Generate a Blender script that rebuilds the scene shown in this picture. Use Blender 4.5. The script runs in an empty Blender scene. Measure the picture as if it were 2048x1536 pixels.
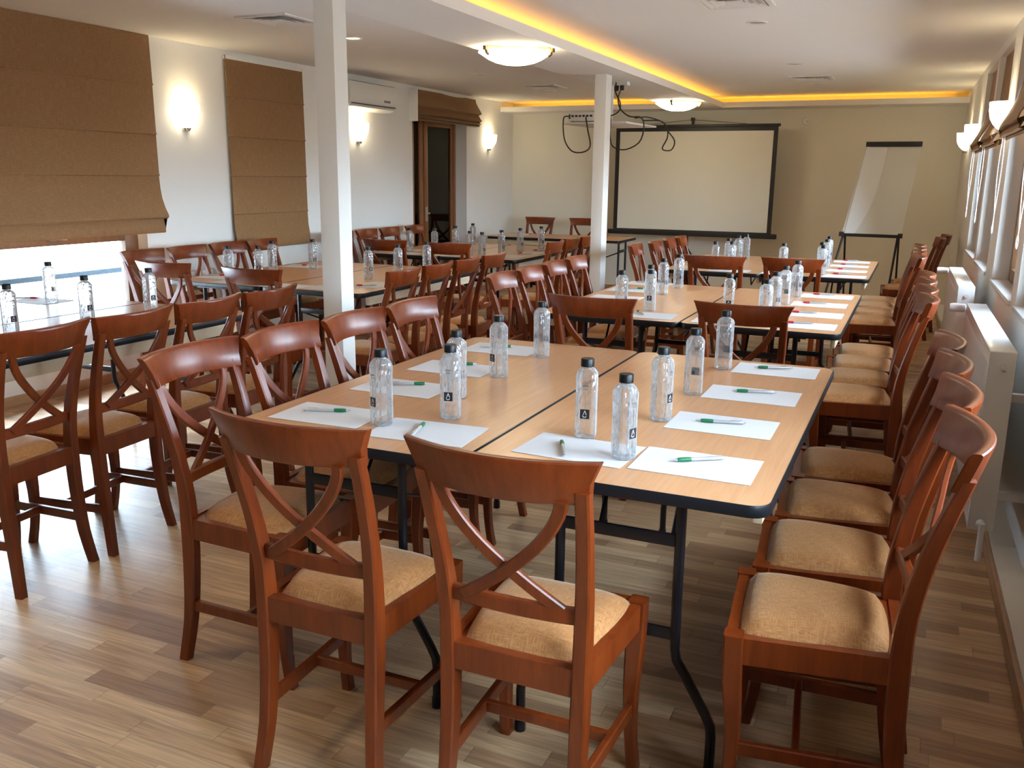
import bpy, bmesh, math, random
from mathutils import Vector, Matrix
random.seed(7)
PI = math.pi
SC = bpy.context.scene
C = SC.collection

# ------------------------------------------------------------------ mesh helpers
class MB:
    def __init__(s): s.v = []; s.f = []
    def add(s, vs, fs):
        n = len(s.v); s.v += [tuple(p) for p in vs]; s.f += [tuple(i + n for i in f) for f in fs]; return s
    def box(s, x0, x1, y0, y1, z0, z1, c=0.0):
        if c <= 0:
            vs = [(x, y, z) for z in (z0, z1) for y in (y0, y1) for x in (x0, x1)]
            return s.add(vs, [(0, 2, 3, 1), (4, 5, 7, 6), (0, 1, 5, 4), (2, 6, 7, 3), (0, 4, 6, 2), (1, 3, 7, 5)])
        bm = bmesh.new(); bmesh.ops.create_cube(bm, size=1)
        for v in bm.verts:
            v.co = Vector(((x0 + x1) / 2 + v.co.x * (x1 - x0), (y0 + y1) / 2 + v.co.y * (y1 - y0), (z0 + z1) / 2 + v.co.z * (z1 - z0)))
        bmesh.ops.bevel(bm, geom=bm.edges[:], offset=c, segments=2, profile=0.6, affect='EDGES')
        s.bm(bm); bm.free(); return s
    def bm(s, bm):
        bm.verts.index_update()
        s.add([v.co for v in bm.verts], [[v.index for v in f.verts] for f in bm.faces]); return s
    def loft(s, secs, cap=True, close=False):
        n = len(secs[0]); vs = [p for q in secs for p in q]; fs = []
        m = len(secs)
        for i in range(m if close else m - 1):
            for j in range(n):
                a, b = i * n + j, i * n + (j + 1) % n
                c, d = ((i + 1) % m) * n + (j + 1) % n, ((i + 1) % m) * n + j
                fs.append((a, b, c, d))
        if cap and not close:
            fs.append(tuple(range(n))[::-1]); fs.append(tuple(range((m - 1) * n, m * n)))
        return s.add(vs, fs)
    def tube(s, pts, r, n=8, cap=True):
        pts = [Vector(p) for p in pts]; secs = []; prev = None
        for i, p in enumerate(pts):
            t = (pts[min(i + 1, len(pts) - 1)] - pts[max(i - 1, 0)]).normalized()
            if prev is None:
                a = Vector((0, 0, 1)) if abs(t.z) < .9 else Vector((1, 0, 0)); u = t.cross(a).normalized()
            else:
                u = (prev - t * prev.dot(t)).normalized()
            w = t.cross(u); prev = u
            rr = r[i] if isinstance(r, (list, tuple)) else r
            secs.append([p + u * (rr * math.cos(2 * PI * k / n)) + w * (rr * math.sin(2 * PI * k / n)) for k in range(n)])
        return s.loft(secs, cap)
    def lathe(s, prof, n=24, o=(0, 0, 0), M=None, cap=True, a0=0.0, a1=2 * PI):
        full = abs(a1 - a0 - 2 * PI) < 1e-6; k = n if full else n + 1
        secs = []
        for r, z in prof:
            q = []
            for i in range(k):
                a = a0 + (a1 - a0) * i / n
                p = Vector((r * math.cos(a), r * math.sin(a), z))
                if M is not None: p = M @ p
                q.append(p + Vector(o))
            secs.append(q)
        if full: return s.loft(secs, cap)
        vs = [p for q in secs for p in q]; fs = []
        for i in range(len(secs) - 1):
            for j in range(k - 1):
                fs.append((i * k + j, i * k + j + 1, (i + 1) * k + j + 1, (i + 1) * k + j))
        return s.add(vs, fs)
    def prism(s, poly, z0, z1):
        return s.loft([[(x, y, z0) for x, y in poly], [(x, y, z1) for x, y in poly]])
    def ring(s, outer, inner, z0, z1):
        n = len(outer)
        return s.loft([[(x, y, z0) for x, y in outer], [(x, y, z1) for x, y in outer], [(x, y, z1) for x, y in inner], [(x, y, z0) for x, y in inner]], cap=False, close=True)
    def grid(s, P):
        m, n = len(P), len(P[0]); vs = [p for r in P for p in r]
        return s.add(vs, [(i * n + j, i * n + j + 1, (i + 1) * n + j + 1, (i + 1) * n + j) for i in range(m - 1) for j in range(n - 1)])
    def xf(s, M):
        s.v = [tuple(M @ Vector(p)) for p in s.v]; return s

def rrect(w, l, r, k=5):
    out = []
    for cx, cy, a in ((w/2-r, l/2-r, 0), (-w/2+r, l/2-r, 90), (-w/2+r, -l/2+r, 180), (w/2-r, -l/2+r, 270)):
        for i in range(k + 1):
            t = math.radians(a + 90 * i / k); out.append((cx + r * math.cos(t), cy + r * math.sin(t)))
    return out

def csec(c, u, v, w, d, ch):
    """chamfered rectangle section around c in directions u (size w) and v (size d)"""
    c, u, v = Vector(c), Vector(u), Vector(v); a, b = w / 2, d / 2
    q = [(a-ch, -b), (a, -b+ch), (a, b-ch), (a-ch, b), (-a+ch, b), (-a, b-ch), (-a, -b+ch), (-a+ch, -b)]
    return [c + u * i + v * j for i, j in q]

def catmull(P, n):
    P = [Vector(p) for p in P]; out = []
    m = len(P) - 1
    for k in range(n + 1):
        t = m * k / n; i = min(int(t), m - 1); t -= i
        a, b, c, d = P[max(i-1, 0)], P[i], P[i+1], P[min(i+2, m)]
        out.append(0.5 * ((2*b) + (c-a)*t + (2*a-5*b+4*c-d)*t*t + (3*b-a-3*c+d)*t**3))
    return out

def obj(name, mb, mat, parent=None, smooth=35):
    me = bpy.data.meshes.new(name); me.from_pydata(mb.v, [], mb.f); me.validate()
    bm = bmesh.new(); bm.from_mesh(me); bmesh.ops.recalc_face_normals(bm, faces=bm.faces); bm.to_mesh(me); bm.free()
    if smooth:
        me.polygons.foreach_set('use_smooth', [True] * len(me.polygons)); me.set_sharp_from_angle(angle=math.radians(smooth))
    me.materials.append(mat)
    o = bpy.data.objects.new(name, me); C.objects.link(o)
    if parent is not None: o.parent = parent
    return o

def tag(o, label, cat, group=None):
    o['label'] = label; o['category'] = cat
    if group: o['group'] = group
    return o

def thing(name, label, cat, loc=(0, 0, 0), rz=0.0, group=None):
    o = bpy.data.objects.new(name, None); C.objects.link(o); o.empty_display_size = .1
    o.location = loc; o.rotation_euler = (0, 0, rz)
    return tag(o, label, cat, group)

def dup(root, loc, rz, label, group=None):
    kids = [k for k in bpy.data.objects if k.parent == root]
    return _dup(root, kids, loc, rz, label, group)

KIDS = {}
def kids_of(o):
    if o.name not in KIDS: KIDS[o.name] = [k for k in bpy.data.objects if k.parent == o]
    return KIDS[o.name]
def _dup(root, kids, loc, rz, label, group):
    r = root.copy(); C.objects.link(r); r.location = loc; r.rotation_euler = (0, 0, rz); r['label'] = label
    if group: r['group'] = group
    for k in kids:
        c = k.copy(); C.objects.link(c); c.parent = r
        for g in kids_of(k):
            d = g.copy(); C.objects.link(d); d.parent = c
    return r

def struct(name, mb, mat, parent=None, smooth=30):
    o = obj(name, mb, mat, parent, smooth)
    if parent is None: o['kind'] = 'structure'
    return o

# ------------------------------------------------------------------ materials
def newmat(name):
    m = bpy.data.materials.new(name); m.use_nodes = True; nt = m.node_tree
    return m, nt, nt.nodes['Principled BSDF'], nt.nodes, nt.links

def plain(name, col, rough=.5, metal=0, spec=.5, coat=0, bump=0, bscale=60):
    m, nt, b, N, L = newmat(name)
    b.inputs['Base Color'].default_value = (*col, 1); b.inputs['Roughness'].default_value = rough
    b.inputs['Metallic'].default_value = metal; b.inputs['Specular IOR Level'].default_value = spec
    b.inputs['Coat Weight'].default_value = coat; b.inputs['Coat Roughness'].default_value = .12
    if bump:
        tc = N.new('ShaderNodeTexCoord'); n = N.new('ShaderNodeTexNoise'); n.inputs['Scale'].default_value = bscale; n.inputs['Detail'].default_value = 4
        bp = N.new('ShaderNodeBump'); bp.inputs['Strength'].default_value = bump; bp.inputs['Distance'].default_value = .004
        L.new(tc.outputs['Object'], n.inputs['Vector']); L.new(n.outputs['Fac'], bp.inputs['Height']); L.new(bp.outputs['Normal'], b.inputs['Normal'])
    return m

def emis(name, col, s):
    m, nt, b, N, L = newmat(name)
    b.inputs['Base Color'].default_value = (*[min(1, c) for c in col], 1)
    b.inputs['Emission Color'].default_value = (*col, 1); b.inputs['Emission Strength'].default_value = s
    return m

def wood(name, c1, c2, scale=(14, 14, 1.2), rough=.3, coat=.3, vary=.25):
    m, nt, b, N, L = newmat(name)
    tc = N.new('ShaderNodeTexCoord'); mp = N.new('ShaderNodeMapping'); mp.inputs['Scale'].default_value = scale
    oi = N.new('ShaderNodeObjectInfo'); ad = N.new('ShaderNodeVectorMath'); ad.operation = 'ADD'
    L.new(tc.outputs['Object'], ad.inputs[0]); L.new(oi.outputs['Random'], ad.inputs[1]); L.new(ad.outputs[0], mp.inputs['Vector'])
    n = N.new('ShaderNodeTexNoise'); n.inputs['Scale'].default_value = 2.2; n.inputs['Detail'].default_value = 7; n.inputs['Roughness'].default_value = .65; n.inputs['Distortion'].default_value = .6
    L.new(mp.outputs['Vector'], n.inputs['Vector'])
    r = N.new('ShaderNodeValToRGB'); r.color_ramp.elements[0].position = .3; r.color_ramp.elements[1].position = .72
    r.color_ramp.elements[0].color = (*c1, 1); r.color_ramp.elements[1].color = (*c2, 1)
    L.new(n.outputs['Fac'], r.inputs['Fac'])
    hs = N.new('ShaderNodeHueSaturation'); mr = N.new('ShaderNodeMapRange'); mr.inputs['To Min'].default_value = 1 - vary; mr.inputs['To Max'].default_value = 1 + vary
    L.new(oi.outputs['Random'], mr.inputs['Value']); L.new(mr.outputs['Result'], hs.inputs['Value']); L.new(r.outputs['Color'], hs.inputs['Color'])
    L.new(hs.outputs['Color'], b.inputs['Base Color'])
    b.inputs['Roughness'].default_value = rough; b.inputs['Coat Weight'].default_value = coat; b.inputs['Coat Roughness'].default_value = .28
    return m

def fabric(name, c1, c2, v1, v2, bump=.5, sheen=.3):
    m, nt, b, N, L = newmat(name)
    tc = N.new('ShaderNodeTexCoord')
    def weave(sc):
        mp = N.new('ShaderNodeMapping'); mp.inputs['Scale'].default_value = sc
        n = N.new('ShaderNodeTexNoise'); n.inputs['Scale'].default_value = 1; n.inputs['Detail'].default_value = 3
        L.new(tc.outputs['Object'], mp.inputs['Vector']); L.new(mp.outputs['Vector'], n.inputs['Vector']); return n
    a = weave(v1); c = weave(v2)
    mx = N.new('ShaderNodeMath'); mx.operation = 'MAXIMUM'; L.new(a.outputs['Fac'], mx.inputs[0]); L.new(c.outputs['Fac'], mx.inputs[1])
    r = N.new('ShaderNodeValToRGB'); r.color_ramp.elements[0].position = .42; r.color_ramp.elements[1].position = .75
    r.color_ramp.elements[0].color = (*c1, 1); r.color_ramp.elements[1].color = (*c2, 1)
    L.new(mx.outputs[0], r.inputs['Fac']); L.new(r.outputs['Color'], b.inputs['Base Color'])
    bp = N.new('ShaderNodeBump'); bp.inputs['Strength'].default_value = bump; bp.inputs['Distance'].default_value = .003
    L.new(mx.outputs[0], bp.inputs['Height']); L.new(bp.outputs['Normal'], b.inputs['Normal'])
    b.inputs['Roughness'].default_value = .75; b.inputs['Sheen Weight'].default_value = sheen; b.inputs['Sheen Roughness'].default_value = .4
    b.inputs['Sheen Tint'].default_value = (1, .85, .65, 1); b.inputs['Specular IOR Level'].default_value = .25
    return m

def floor_mat():
    m, nt, b, N, L = newmat('laminate_planks')
    geo = N.new('ShaderNodeNewGeometry'); sp = N.new('ShaderNodeSeparateXYZ'); L.new(geo.outputs['Position'], sp.inputs[0])
    def M(op, a, bb=None, c=None):
        n = N.new('ShaderNodeMath'); n.operation = op
        for i, x in enumerate((a, bb, c)):
            if x is None: continue
            if isinstance(x, (int, float)): n.inputs[i].default_value = x
            else: L.new(x, n.inputs[i])
        return n.outputs[0]
    row = M('FLOOR', M('DIVIDE', sp.outputs['Y'], .066))
    w1 = N.new('ShaderNodeTexWhiteNoise'); w1.noise_dimensions = '1D'; L.new(row, w1.inputs['W'])
    xs = M('DIVIDE', M('ADD', sp.outputs['X'], M('MULTIPLY', w1.outputs['Value'], 3.7)), .43)
    col = M('FLOOR', xs)
    cb = N.new('ShaderNodeCombineXYZ'); L.new(row, cb.inputs[0]); L.new(col, cb.inputs[1])
    w2 = N.new('ShaderNodeTexWhiteNoise'); w2.noise_dimensions = '3D'; L.new(cb.outputs[0], w2.inputs['Vector'])
    ramp = N.new('ShaderNodeValToRGB'); cr = ramp.color_ramp
    cols = [(0, (.37, .205, .108)), (.15, (.46, .272, .145)), (.45, (.58, .36, .195)), (.75, (.66, .43, .24)), (1, (.74, .51, .30))]
    cr.elements[0].position = 0; cr.elements[0].color = (*cols[0][1], 1); cr.elements[1].position = 1; cr.elements[1].color = (*cols[-1][1], 1)
    for p_, c_ in cols[1:-1]:
        e = cr.elements.new(p_); e.color = (*c_, 1)
    L.new(w2.outputs['Value'], ramp.inputs['Fac'])
    # grain, shifted per plank
    off = N.new('ShaderNodeVectorMath'); off.operation = 'MULTIPLY_ADD'; L.new(w2.outputs['Color'], off.inputs[0]); off.inputs[1].default_value = (9, 9, 9); L.new(geo.outputs['Position'], off.inputs[2])
    mp = N.new('ShaderNodeMapping'); mp.inputs['Scale'].default_value = (2.0, 42, 1); L.new(off.outputs[0], mp.inputs['Vector'])
    ns = N.new('ShaderNodeTexNoise'); ns.inputs['Scale'].default_value = 1.6; ns.inputs['Detail'].default_value = 6; ns.inputs['Distortion'].default_value = 1.2
    L.new(mp.outputs['Vector'], ns.inputs['Vector'])
    gr = N.new('ShaderNodeMapRange'); gr.inputs['From Min'].default_value = .3; gr.inputs['From Max'].default_value = .7; gr.inputs['To Min'].default_value = .66; gr.inputs['To Max'].default_value = 1.14
    L.new(ns.outputs['Fac'], gr.inputs['Value'])
    fx = M('FRACT', xs); fy = M('FRACT', M('DIVIDE', sp.outputs['Y'], .066))
    jx = M('MULTIPLY', M('LESS_THAN', fx, .006), .35); jy = M('MULTIPLY', M('LESS_THAN', fy, .03), .22)
    dark = M('SUBTRACT', 1, M('MAXIMUM', jx, jy)); fac = M('MULTIPLY', dark, gr.outputs['Result'])
    mul = N.new('ShaderNodeVectorMath'); mul.operation = 'SCALE'; L.new(ramp.outputs['Color'], mul.inputs[0]); L.new(fac, mul.inputs['Scale'])
    L.new(mul.outputs[0], b.inputs['Base Color'])
    b.inputs['Roughness'].default_value = .36; b.inputs['Specular IOR Level'].default_value = .5
    bp = N.new('ShaderNodeBump'); bp.inputs['Strength'].default_value = .12; bp.inputs['Distance'].default_value = .002
    L.new(fac, bp.inputs['Height']); L.new(bp.outputs['Normal'], b.inputs['Normal'])
    return m

def bottle_mat():
    m, nt, b, N, L = newmat('clear_bottle')
    N.remove(b); out = N['Material Output']
    gl = N.new('ShaderNodeBsdfGlass'); gl.inputs['IOR'].default_value = 1.33; gl.inputs['Roughness'].default_value = .02; gl.inputs['Color'].default_value = (.97, .985, 1, 1)
    tr = N.new('ShaderNodeBsdfTransparent'); tr.inputs['Color'].default_value = (.95, .97, .98, 1)
    gs = N.new('ShaderNodeBsdfGlossy'); gs.inputs['Roughness'].default_value = .06
    tc = N.new('ShaderNodeTexCoord'); vo = N.new('ShaderNodeTexVoronoi'); vo.inputs['Scale'].default_value = 95
    mp = N.new('ShaderNodeMapping'); mp.inputs['Scale'].default_value = (1, 1, .55); L.new(tc.outputs['Object'], mp.inputs['Vector']); L.new(mp.outputs['Vector'], vo.inputs['Vector'])
    bp = N.new('ShaderNodeBump'); bp.inputs['Strength'].default_value = .6; bp.inputs['Distance'].default_value = .003
    L.new(vo.outputs['Distance'], bp.inputs['Height'])
    for n in (gl, gs): L.new(bp.outputs['Normal'], n.inputs['Normal'])
    m1 = N.new('ShaderNodeMixShader'); m1.inputs[0].default_value = .78; L.new(gl.outputs[0], m1.inputs[1]); L.new(tr.outputs[0], m1.inputs[2])
    fr = N.new('ShaderNodeFresnel'); fr.inputs['IOR'].default_value = 1.6; L.new(bp.outputs['Normal'], fr.inputs['Normal'])
    m2 = N.new('ShaderNodeMixShader'); L.new(fr.outputs[0], m2.inputs[0]); L.new(m1.outputs[0], m2.inputs[1]); L.new(gs.outputs[0], m2.inputs[2])
    df = N.new('ShaderNodeBsdfDiffuse'); df.inputs['Color'].default_value = (.93, .95, .97, 1); tl = N.new('ShaderNodeBsdfTranslucent'); tl.inputs['Color'].default_value = (.93, .95, .97, 1)
    ad = N.new('ShaderNodeMixShader'); ad.inputs[0].default_value = .5; L.new(df.outputs[0], ad.inputs[1]); L.new(tl.outputs[0], ad.inputs[2])
    mr = N.new('ShaderNodeMapRange'); mr.inputs['From Min'].default_value = .25; mr.inputs['From Max'].default_value = .6; mr.inputs['To Min'].default_value = .015; mr.inputs['To Max'].default_value = .16
    L.new(vo.outputs['Distance'], mr.inputs['Value'])
    lw = N.new('ShaderNodeLayerWeight'); lw.inputs['Blend'].default_value = .35; pw = N.new('ShaderNodeMath'); pw.operation = 'POWER'; pw.inputs[1].default_value = 1.6; L.new(lw.outputs['Facing'], pw.inputs[0])
    sm = N.new('ShaderNodeMath'); sm.operation = 'MULTIPLY_ADD'; sm.inputs[1].default_value = .55; L.new(pw.outputs[0], sm.inputs[0]); L.new(mr.outputs['Result'], sm.inputs[2])
    m3 = N.new('ShaderNodeMixShader'); L.new(sm.outputs[0], m3.inputs[0]); L.new(m2.outputs[0], m3.inputs[1]); L.new(ad.outputs[0], m3.inputs[2])  # white diffuse towards edges and emboss cells paints in bright rims and sparkle
    L.new(m3.outputs[0], out.inputs['Surface'])
    return m

def pane_mat(name, tint, refl=.08):
    m, nt, b, N, L = newmat(name)
    N.remove(b); out = N['Material Output']
    tr = N.new('ShaderNodeBsdfTransparent'); tr.inputs['Color'].default_value = (*tint, 1)
    gs = N.new('ShaderNodeBsdfGlossy'); gs.inputs['Roughness'].default_value = .02
    mx = N.new('ShaderNodeMixShader'); fr = N.new('ShaderNodeFresnel'); fr.inputs['IOR'].default_value = refl; L.new(fr.outputs[0], mx.inputs[0])
    L.new(tr.outputs[0], mx.inputs[1]); L.new(gs.outputs[0], mx.inputs[2]); L.new(mx.outputs[0], out.inputs['Surface'])
    return m

M_wall = plain('wall_plaster', (.80, .78, .74), .85, bump=.12, bscale=120)
M_wallb = plain('back_wall_plaster', (.80, .76, .66), .85, bump=.12, bscale=120)
M_ceil = plain('ceiling_paint', (.80, .79, .77), .9)
M_lip = plain('cove_paint', (.84, .83, .80), .8)
M_core = plain('cove_inner_paint', (.82, .78, .70), .8)
M_floor = floor_mat()
M_base = wood('baseboard_wood', (.36, .20, .10), (.50, .30, .16), (2, 2, 14), .45, .1, .0)
M_chair = wood('mahogany_stain', (.105, .0145, .002), (.205, .036, .005), (16, 16, 1.6), .31, .15, .10)
M_seat = fabric('gold_woven_upholstery', (.33, .130, .038), (.53, .255, .095), (420, 45, 45), (45, 420, 45), .4, .35)
M_top = wood('beech_laminate', (.47, .222, .098), (.60, .315, .155), (26, 1.5, 26), .30, .12, .04)
M_apron = wood('pale_ply', (.58, .44, .28), (.68, .54, .37), (20, 2, 20), .55, .0, .05)
M_black = plain('black_rubber_edge', (.008, .009, .012), .38, 0, .3)
M_steel = plain('black_steel_tube', (.006, .006, .008), .28, 0, .35)
M_paper = plain('white_paper', (.66, .655, .675), .7)
M_bottle = bottle_mat()
M_cap = plain('black_bottle_cap', (.006, .006, .007), .4, 0, .3)
M_print = plain('black_label_print', (.012, .010, .012), .5)
M_white = plain('white_label_print', (.85, .85, .85), .5)
M_grey = plain('grey_fine_print', (.10, .10, .11), .5)
M_silver = plain('silver_plastic', (.60, .61, .63), .28, .6)
M_green = plain('green_pen_grip', (.005, .13, .045), .4)
M_red = plain('red_pen_grip', (.50, .012, .035), .4)
M_shade = fabric('brown_woven_blind', (.225, .115, .048), (.345, .195, .092), (0, 420, 14), (0, 25, 420), .35, .12)
M_frame = wood('window_wood', (.12, .055, .022), (.20, .095, .038), (12, 12, 1.5), .4, .15, .0)
M_dframe = wood('door_wood', (.16, .055, .018), (.25, .09, .03), (12, 12, 1.5), .38, .2, .0)
M_pane = pane_mat('clear_pane', (.97, .985, 1.0), 1.2)
M_dpane = pane_mat('dark_door_pane', (.40, .46, .43), 1.35)
M_dark = plain('corridor_painted_dim', (.05, .065, .055), .9)  # near-black colour stands in for the unlit space behind the door
M_rad = plain('white_enamel', (.80, .81, .81), .25, 0, .5, .2)
M_chrome = plain('brushed_nickel', (.62, .60, .57), .28, 1)
M_brass = plain('aged_brass', (.16, .10, .035), .45, .6)
M_acw = plain('white_plastic', (.78, .77, .74), .4)
M_scr = plain('screen_fabric', (.70, .67, .58), .9)
M_pad = plain('flip_pad_paper', (.66, .65, .60), .8)
M_blk2 = plain('black_casing', (.014, .012, .011), .5)
M_cord = plain('white_cord', (.85, .86, .86), .6)
M_cable = plain('dark_cable', (.02, .018, .016), .5)
M_rail = plain('grey_blue_rail', (.012, .022, .032), .6, 0, .2)
M_out = plain('pale_terrace', (.7, .72, .74), .9)
M_wblock = plain('pine_block', (.70, .50, .26), .6)
M_shadeglow = emis('lit_opal_glass', (1.0, .88, .62), 15)
M_bowl = emis('lit_alabaster_bowl', (1.0, .87, .62), 15)
M_led = emis('amber_led', (1.0, .46, .04), 13)
M_spot = emis('lit_spot', (1.0, .86, .6), 14)

# ------------------------------------------------------------------ camera
cam_d = bpy.data.cameras.new('camera'); cam = bpy.data.objects.new('camera', cam_d); C.objects.link(cam)
cam_d.sensor_width = 36; cam_d.lens = 1800 / 2048 * 36; cam_d.clip_start = .05
R_ = (0.91345412, 0.40679726, 0.01084271); U_ = (-0.10110865, 0.20106717, 0.97434544); F_ = (-0.39418094, 0.89111615, -0.22479635)
cam.matrix_world = Matrix(((R_[0], U_[0], -F_[0], 0), (R_[1], U_[1], -F_[1], 0), (R_[2], U_[2], -F_[2], 1.44), (0, 0, 0, 1)))
SC.camera = cam

# ------------------------------------------------------------------ room shell
YB, YF, XL, ZC, ZB = 11.35, -2.6, -5.05, 2.37, 2.245
TH = math.atan(.0145)
def RW(s, d, z):            # along the radiator wall (s), out into the room (d)
    return Vector((.525 - .0145 * s - d, s - .0145 * d, z))
def rwbox(mb, s0, s1, d0, d1, z0, z1, c=0):
    t = MB(); t.box(-d1, -d0, s0, s1, z0, z1, c)
    t.xf(Matrix.Translation((.525, 0, 0)) @ Matrix(((1, -.0145, 0, 0), (.0145, 1, 0, 0), (0, 0, 1, 0), (0, 0, 0, 1))))
    mb.add(t.v, t.f); return mb

mb = MB(); mb.box(XL - .3, .9, YF - .2, YB + .2, -.1, 0); struct('floor', mb, M_floor)
mb = MB(); mb.box(XL - .3, .9, YF - .2, YB + .2, ZC, ZC + .1); struct('ceiling', mb, M_ceil)
mb = MB(); mb.box(XL - .3, .9, YB, YB + .15, 0, ZC); struct('wall_back', mb, M_wallb)
mb = MB(); mb.box(XL - .3, .9, YF - .15, YF, 0, ZC); struct('wall_front', mb, M_wall)

# wall with openings: list of (y0,y1,z0,z1)
def wall_pieces(addbox, y0, y1, ops):
    y = y0
    for a, b, z0, z1 in sorted(ops):
        addbox(y, a, 0, ZC)
        if z0 > 0: addbox(a, b, 0, z0)
        addbox(a, b, z1, ZC)
        y = b
    addbox(y, y1, 0, ZC)

L_OPS = [(2.45, 4.91, .20, 2.22), (8.70, 9.99, 0, 2.15)]
mb = MB(); wall_pieces(lambda a, b, z0, z1: mb.box(XL - .22, XL, a, b, z0, z1), YF, YB, L_OPS); struct('wall_left', mb, M_wall)
SILL, HEAD = .87, 2.30
R_OPS = [(-2.2, -1.2), (-1.0, 0.0), (.55, 1.55), (1.75, 2.65), (3.1, 3.4 + .0), (3.86, 4.80), (5.0, 6.10), (6.55, 7.55), (7.70, 8.65)]
R_OPS = [(.45, 1.45), (1.6, 2.6), (3.86, 4.80), (5.0, 6.10), (6.55, 7.55), (7.70, 8.65)]
mb = MB(); wall_pieces(lambda a, b, z0, z1: rwbox(mb, a, b, -.26, 0, z0, z1), YF, YB + .1, [(a, b, SILL, HEAD) for a, b in R_OPS]); struct('wall_right', mb, M_wall)

# plinth + baseboards
mb = MB(); rwbox(mb, YF, YB - .02, 0, .085, .0, .07); struct('trim_1', mb, M_wall)
mb = MB(); rwbox(mb, YF, YB - .02, .0855, .10, 0, .062, .004); struct('baseboard_right', mb, M_base)
mb = MB(); mb.box(XL, .3, YB - .016, YB, 0, .07, .004); struct('baseboard_back', mb, M_base)
mb = MB()
for a, b in ((YF, 8.69), (10.0, YB - .02)): mb.box(XL, XL + .016, a, b, 0, .07, .004)
struct('baseboard_left', mb, M_base)

# beam with cove, back wall cove
BX0, BX1 = -2.75, -2.21
mb = MB(); mb.box(BX0, BX1, YF, 10.95, ZB, ZB + .012); mb.box(BX0, BX0 + .05, YF, 10.95, ZB + .012, ZC); mb.box(BX1 - .014, BX1, YF, 10.95, ZB + .012, ZB + .06)
struct('ceiling_beam', mb, M_lip)
mb = MB(); mb.box(BX1 - .20, BX1 - .16, YF, 10.95, ZB + .012, ZC); struct('trim_4', mb, M_core)
mb = MB(); mb.box(XL, .45, 10.95, YB, ZB, ZB + .012)
mb.box(XL, BX0, 10.95, 10.964, ZB + .012, ZB + .06); mb.box(BX1 - .014, .40, 10.95, 10.964, ZB + .012, ZB + .06)
struct('trim_5', mb, M_lip)
mb = MB(); mb.box(BX1 - .158, BX1 - .145, -1.5, 10.9, ZB + .014, ZB + .022)
tag(obj('led_strip', mb, M_led), 'amber glowing strip hidden along the ceiling beam recess', 'light strip')
mb = MB(); mb.box(XL + .12, .22, YB - .17, YB - .157, ZB + .014, ZB + .022)
tag(obj('led_strip', mb, M_led), 'amber glowing strip hidden in the recess over the back wall', 'light strip')

# columns
for nm, x0, x1, y0, y1 in (('column_1', -2.49, -2.387, 3.45, 3.55), ('column_2', -2.486, -2.389, 7.2, 7.34)):
    mb = MB(); mb.box(x0, x1, y0, y1, 0, ZB, .004); struct(nm, mb, M_wall)

# ------------------------------------------------------------------ windows and door
def win_frame(mb, add, a, b, z0, z1, w=.06, mull=()):
    add(mb, a, a + w, z0, z1); add(mb, b - w, b, z0, z1); add(mb, a + w, b - w, z0, z0 + w); add(mb, a + w, b - w, z1 - w, z1)
    for m in mull: add(mb, a + w, b - w, m, m + w)

# window_1 : low window beside the bright table
def ladd(mb, a, b, z0, z1): mb.box(XL - .15, XL - .09, a, b, z0, z1, .004)
def left_window(n, a, b, z0, z1):
    mb = MB(); win_frame(mb, ladd, a, b, z0, z1, .12); ladd(mb, a + .12, b - .12, .965, 1.075); ladd(mb, (a + b) / 2 - .05, (a + b) / 2 + .05, 1.075, z1 - .12)
    w = struct('window_%d' % n, mb, M_frame)
    g = MB(); g.box(XL - .125, XL - .119, a + .12, b - .12, z0 + .12, .965); g.box(XL - .125, XL - .119, a + .12, (a + b) / 2 - .05, 1.075, z1 - .12); g.box(XL - .125, XL - .119, (a + b) / 2 + .05, b - .12, 1.075, z1 - .12)
    obj('pane', g, M_pane, w)
    h = MB(); h.box(XL - .09, XL - .065, 4.15 if n == 1 else .0, 4.21 if n == 1 else .06, 1.0, 1.025, .004); h.tube([(XL - .07, (4.18 if n == 1 else .03), 1.01), (XL - .06, (4.28 if n == 1 else .13), 1.005)], .007)
    obj('latch', h, M_chrome, w)
    s = MB(); s.box(XL - .09, XL + .02, a, b, z0 - .03, z0, .004); obj('window_sill', s, M_rad, w)
    return w
left_window(1, 2.45, 4.91, .20, 2.22)
# windows in the radiator wall
for i, (a, b) in enumerate(R_OPS):
    mb = MB()
    def radd(mb, s0, s1, z0, z1): rwbox(mb, s0, s1, -.165, -.085, z0, z1, .004)
    win_frame(mb, radd, a, b, SILL, HEAD, .075)
    w = struct('window_%d' % (i + 2), mb, M_frame)
    g = MB(); rwbox(g, a + .075, b - .075, -.135, -.129, SILL + .075, HEAD - .075); obj('pane', g, M_pane, w)
    h = MB(); sy = a + .04
    h.tube([RW(sy, -.085, 1.42), RW(sy, -.03, 1.42)], .011); h.tube([RW(sy, -.035, 1.425), RW(sy, -.033, 1.31)], .010)
    obj('handle', h, plain('dark_bronze', (.05, .03, .02), .4, .8) if i == 0 else bpy.data.materials['dark_bronze'], w)
    s = MB(); rwbox(s, a, b, -.085, .012, SILL - .02, SILL + .004, .004); obj('window_sill', s, M_rad, w)

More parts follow.
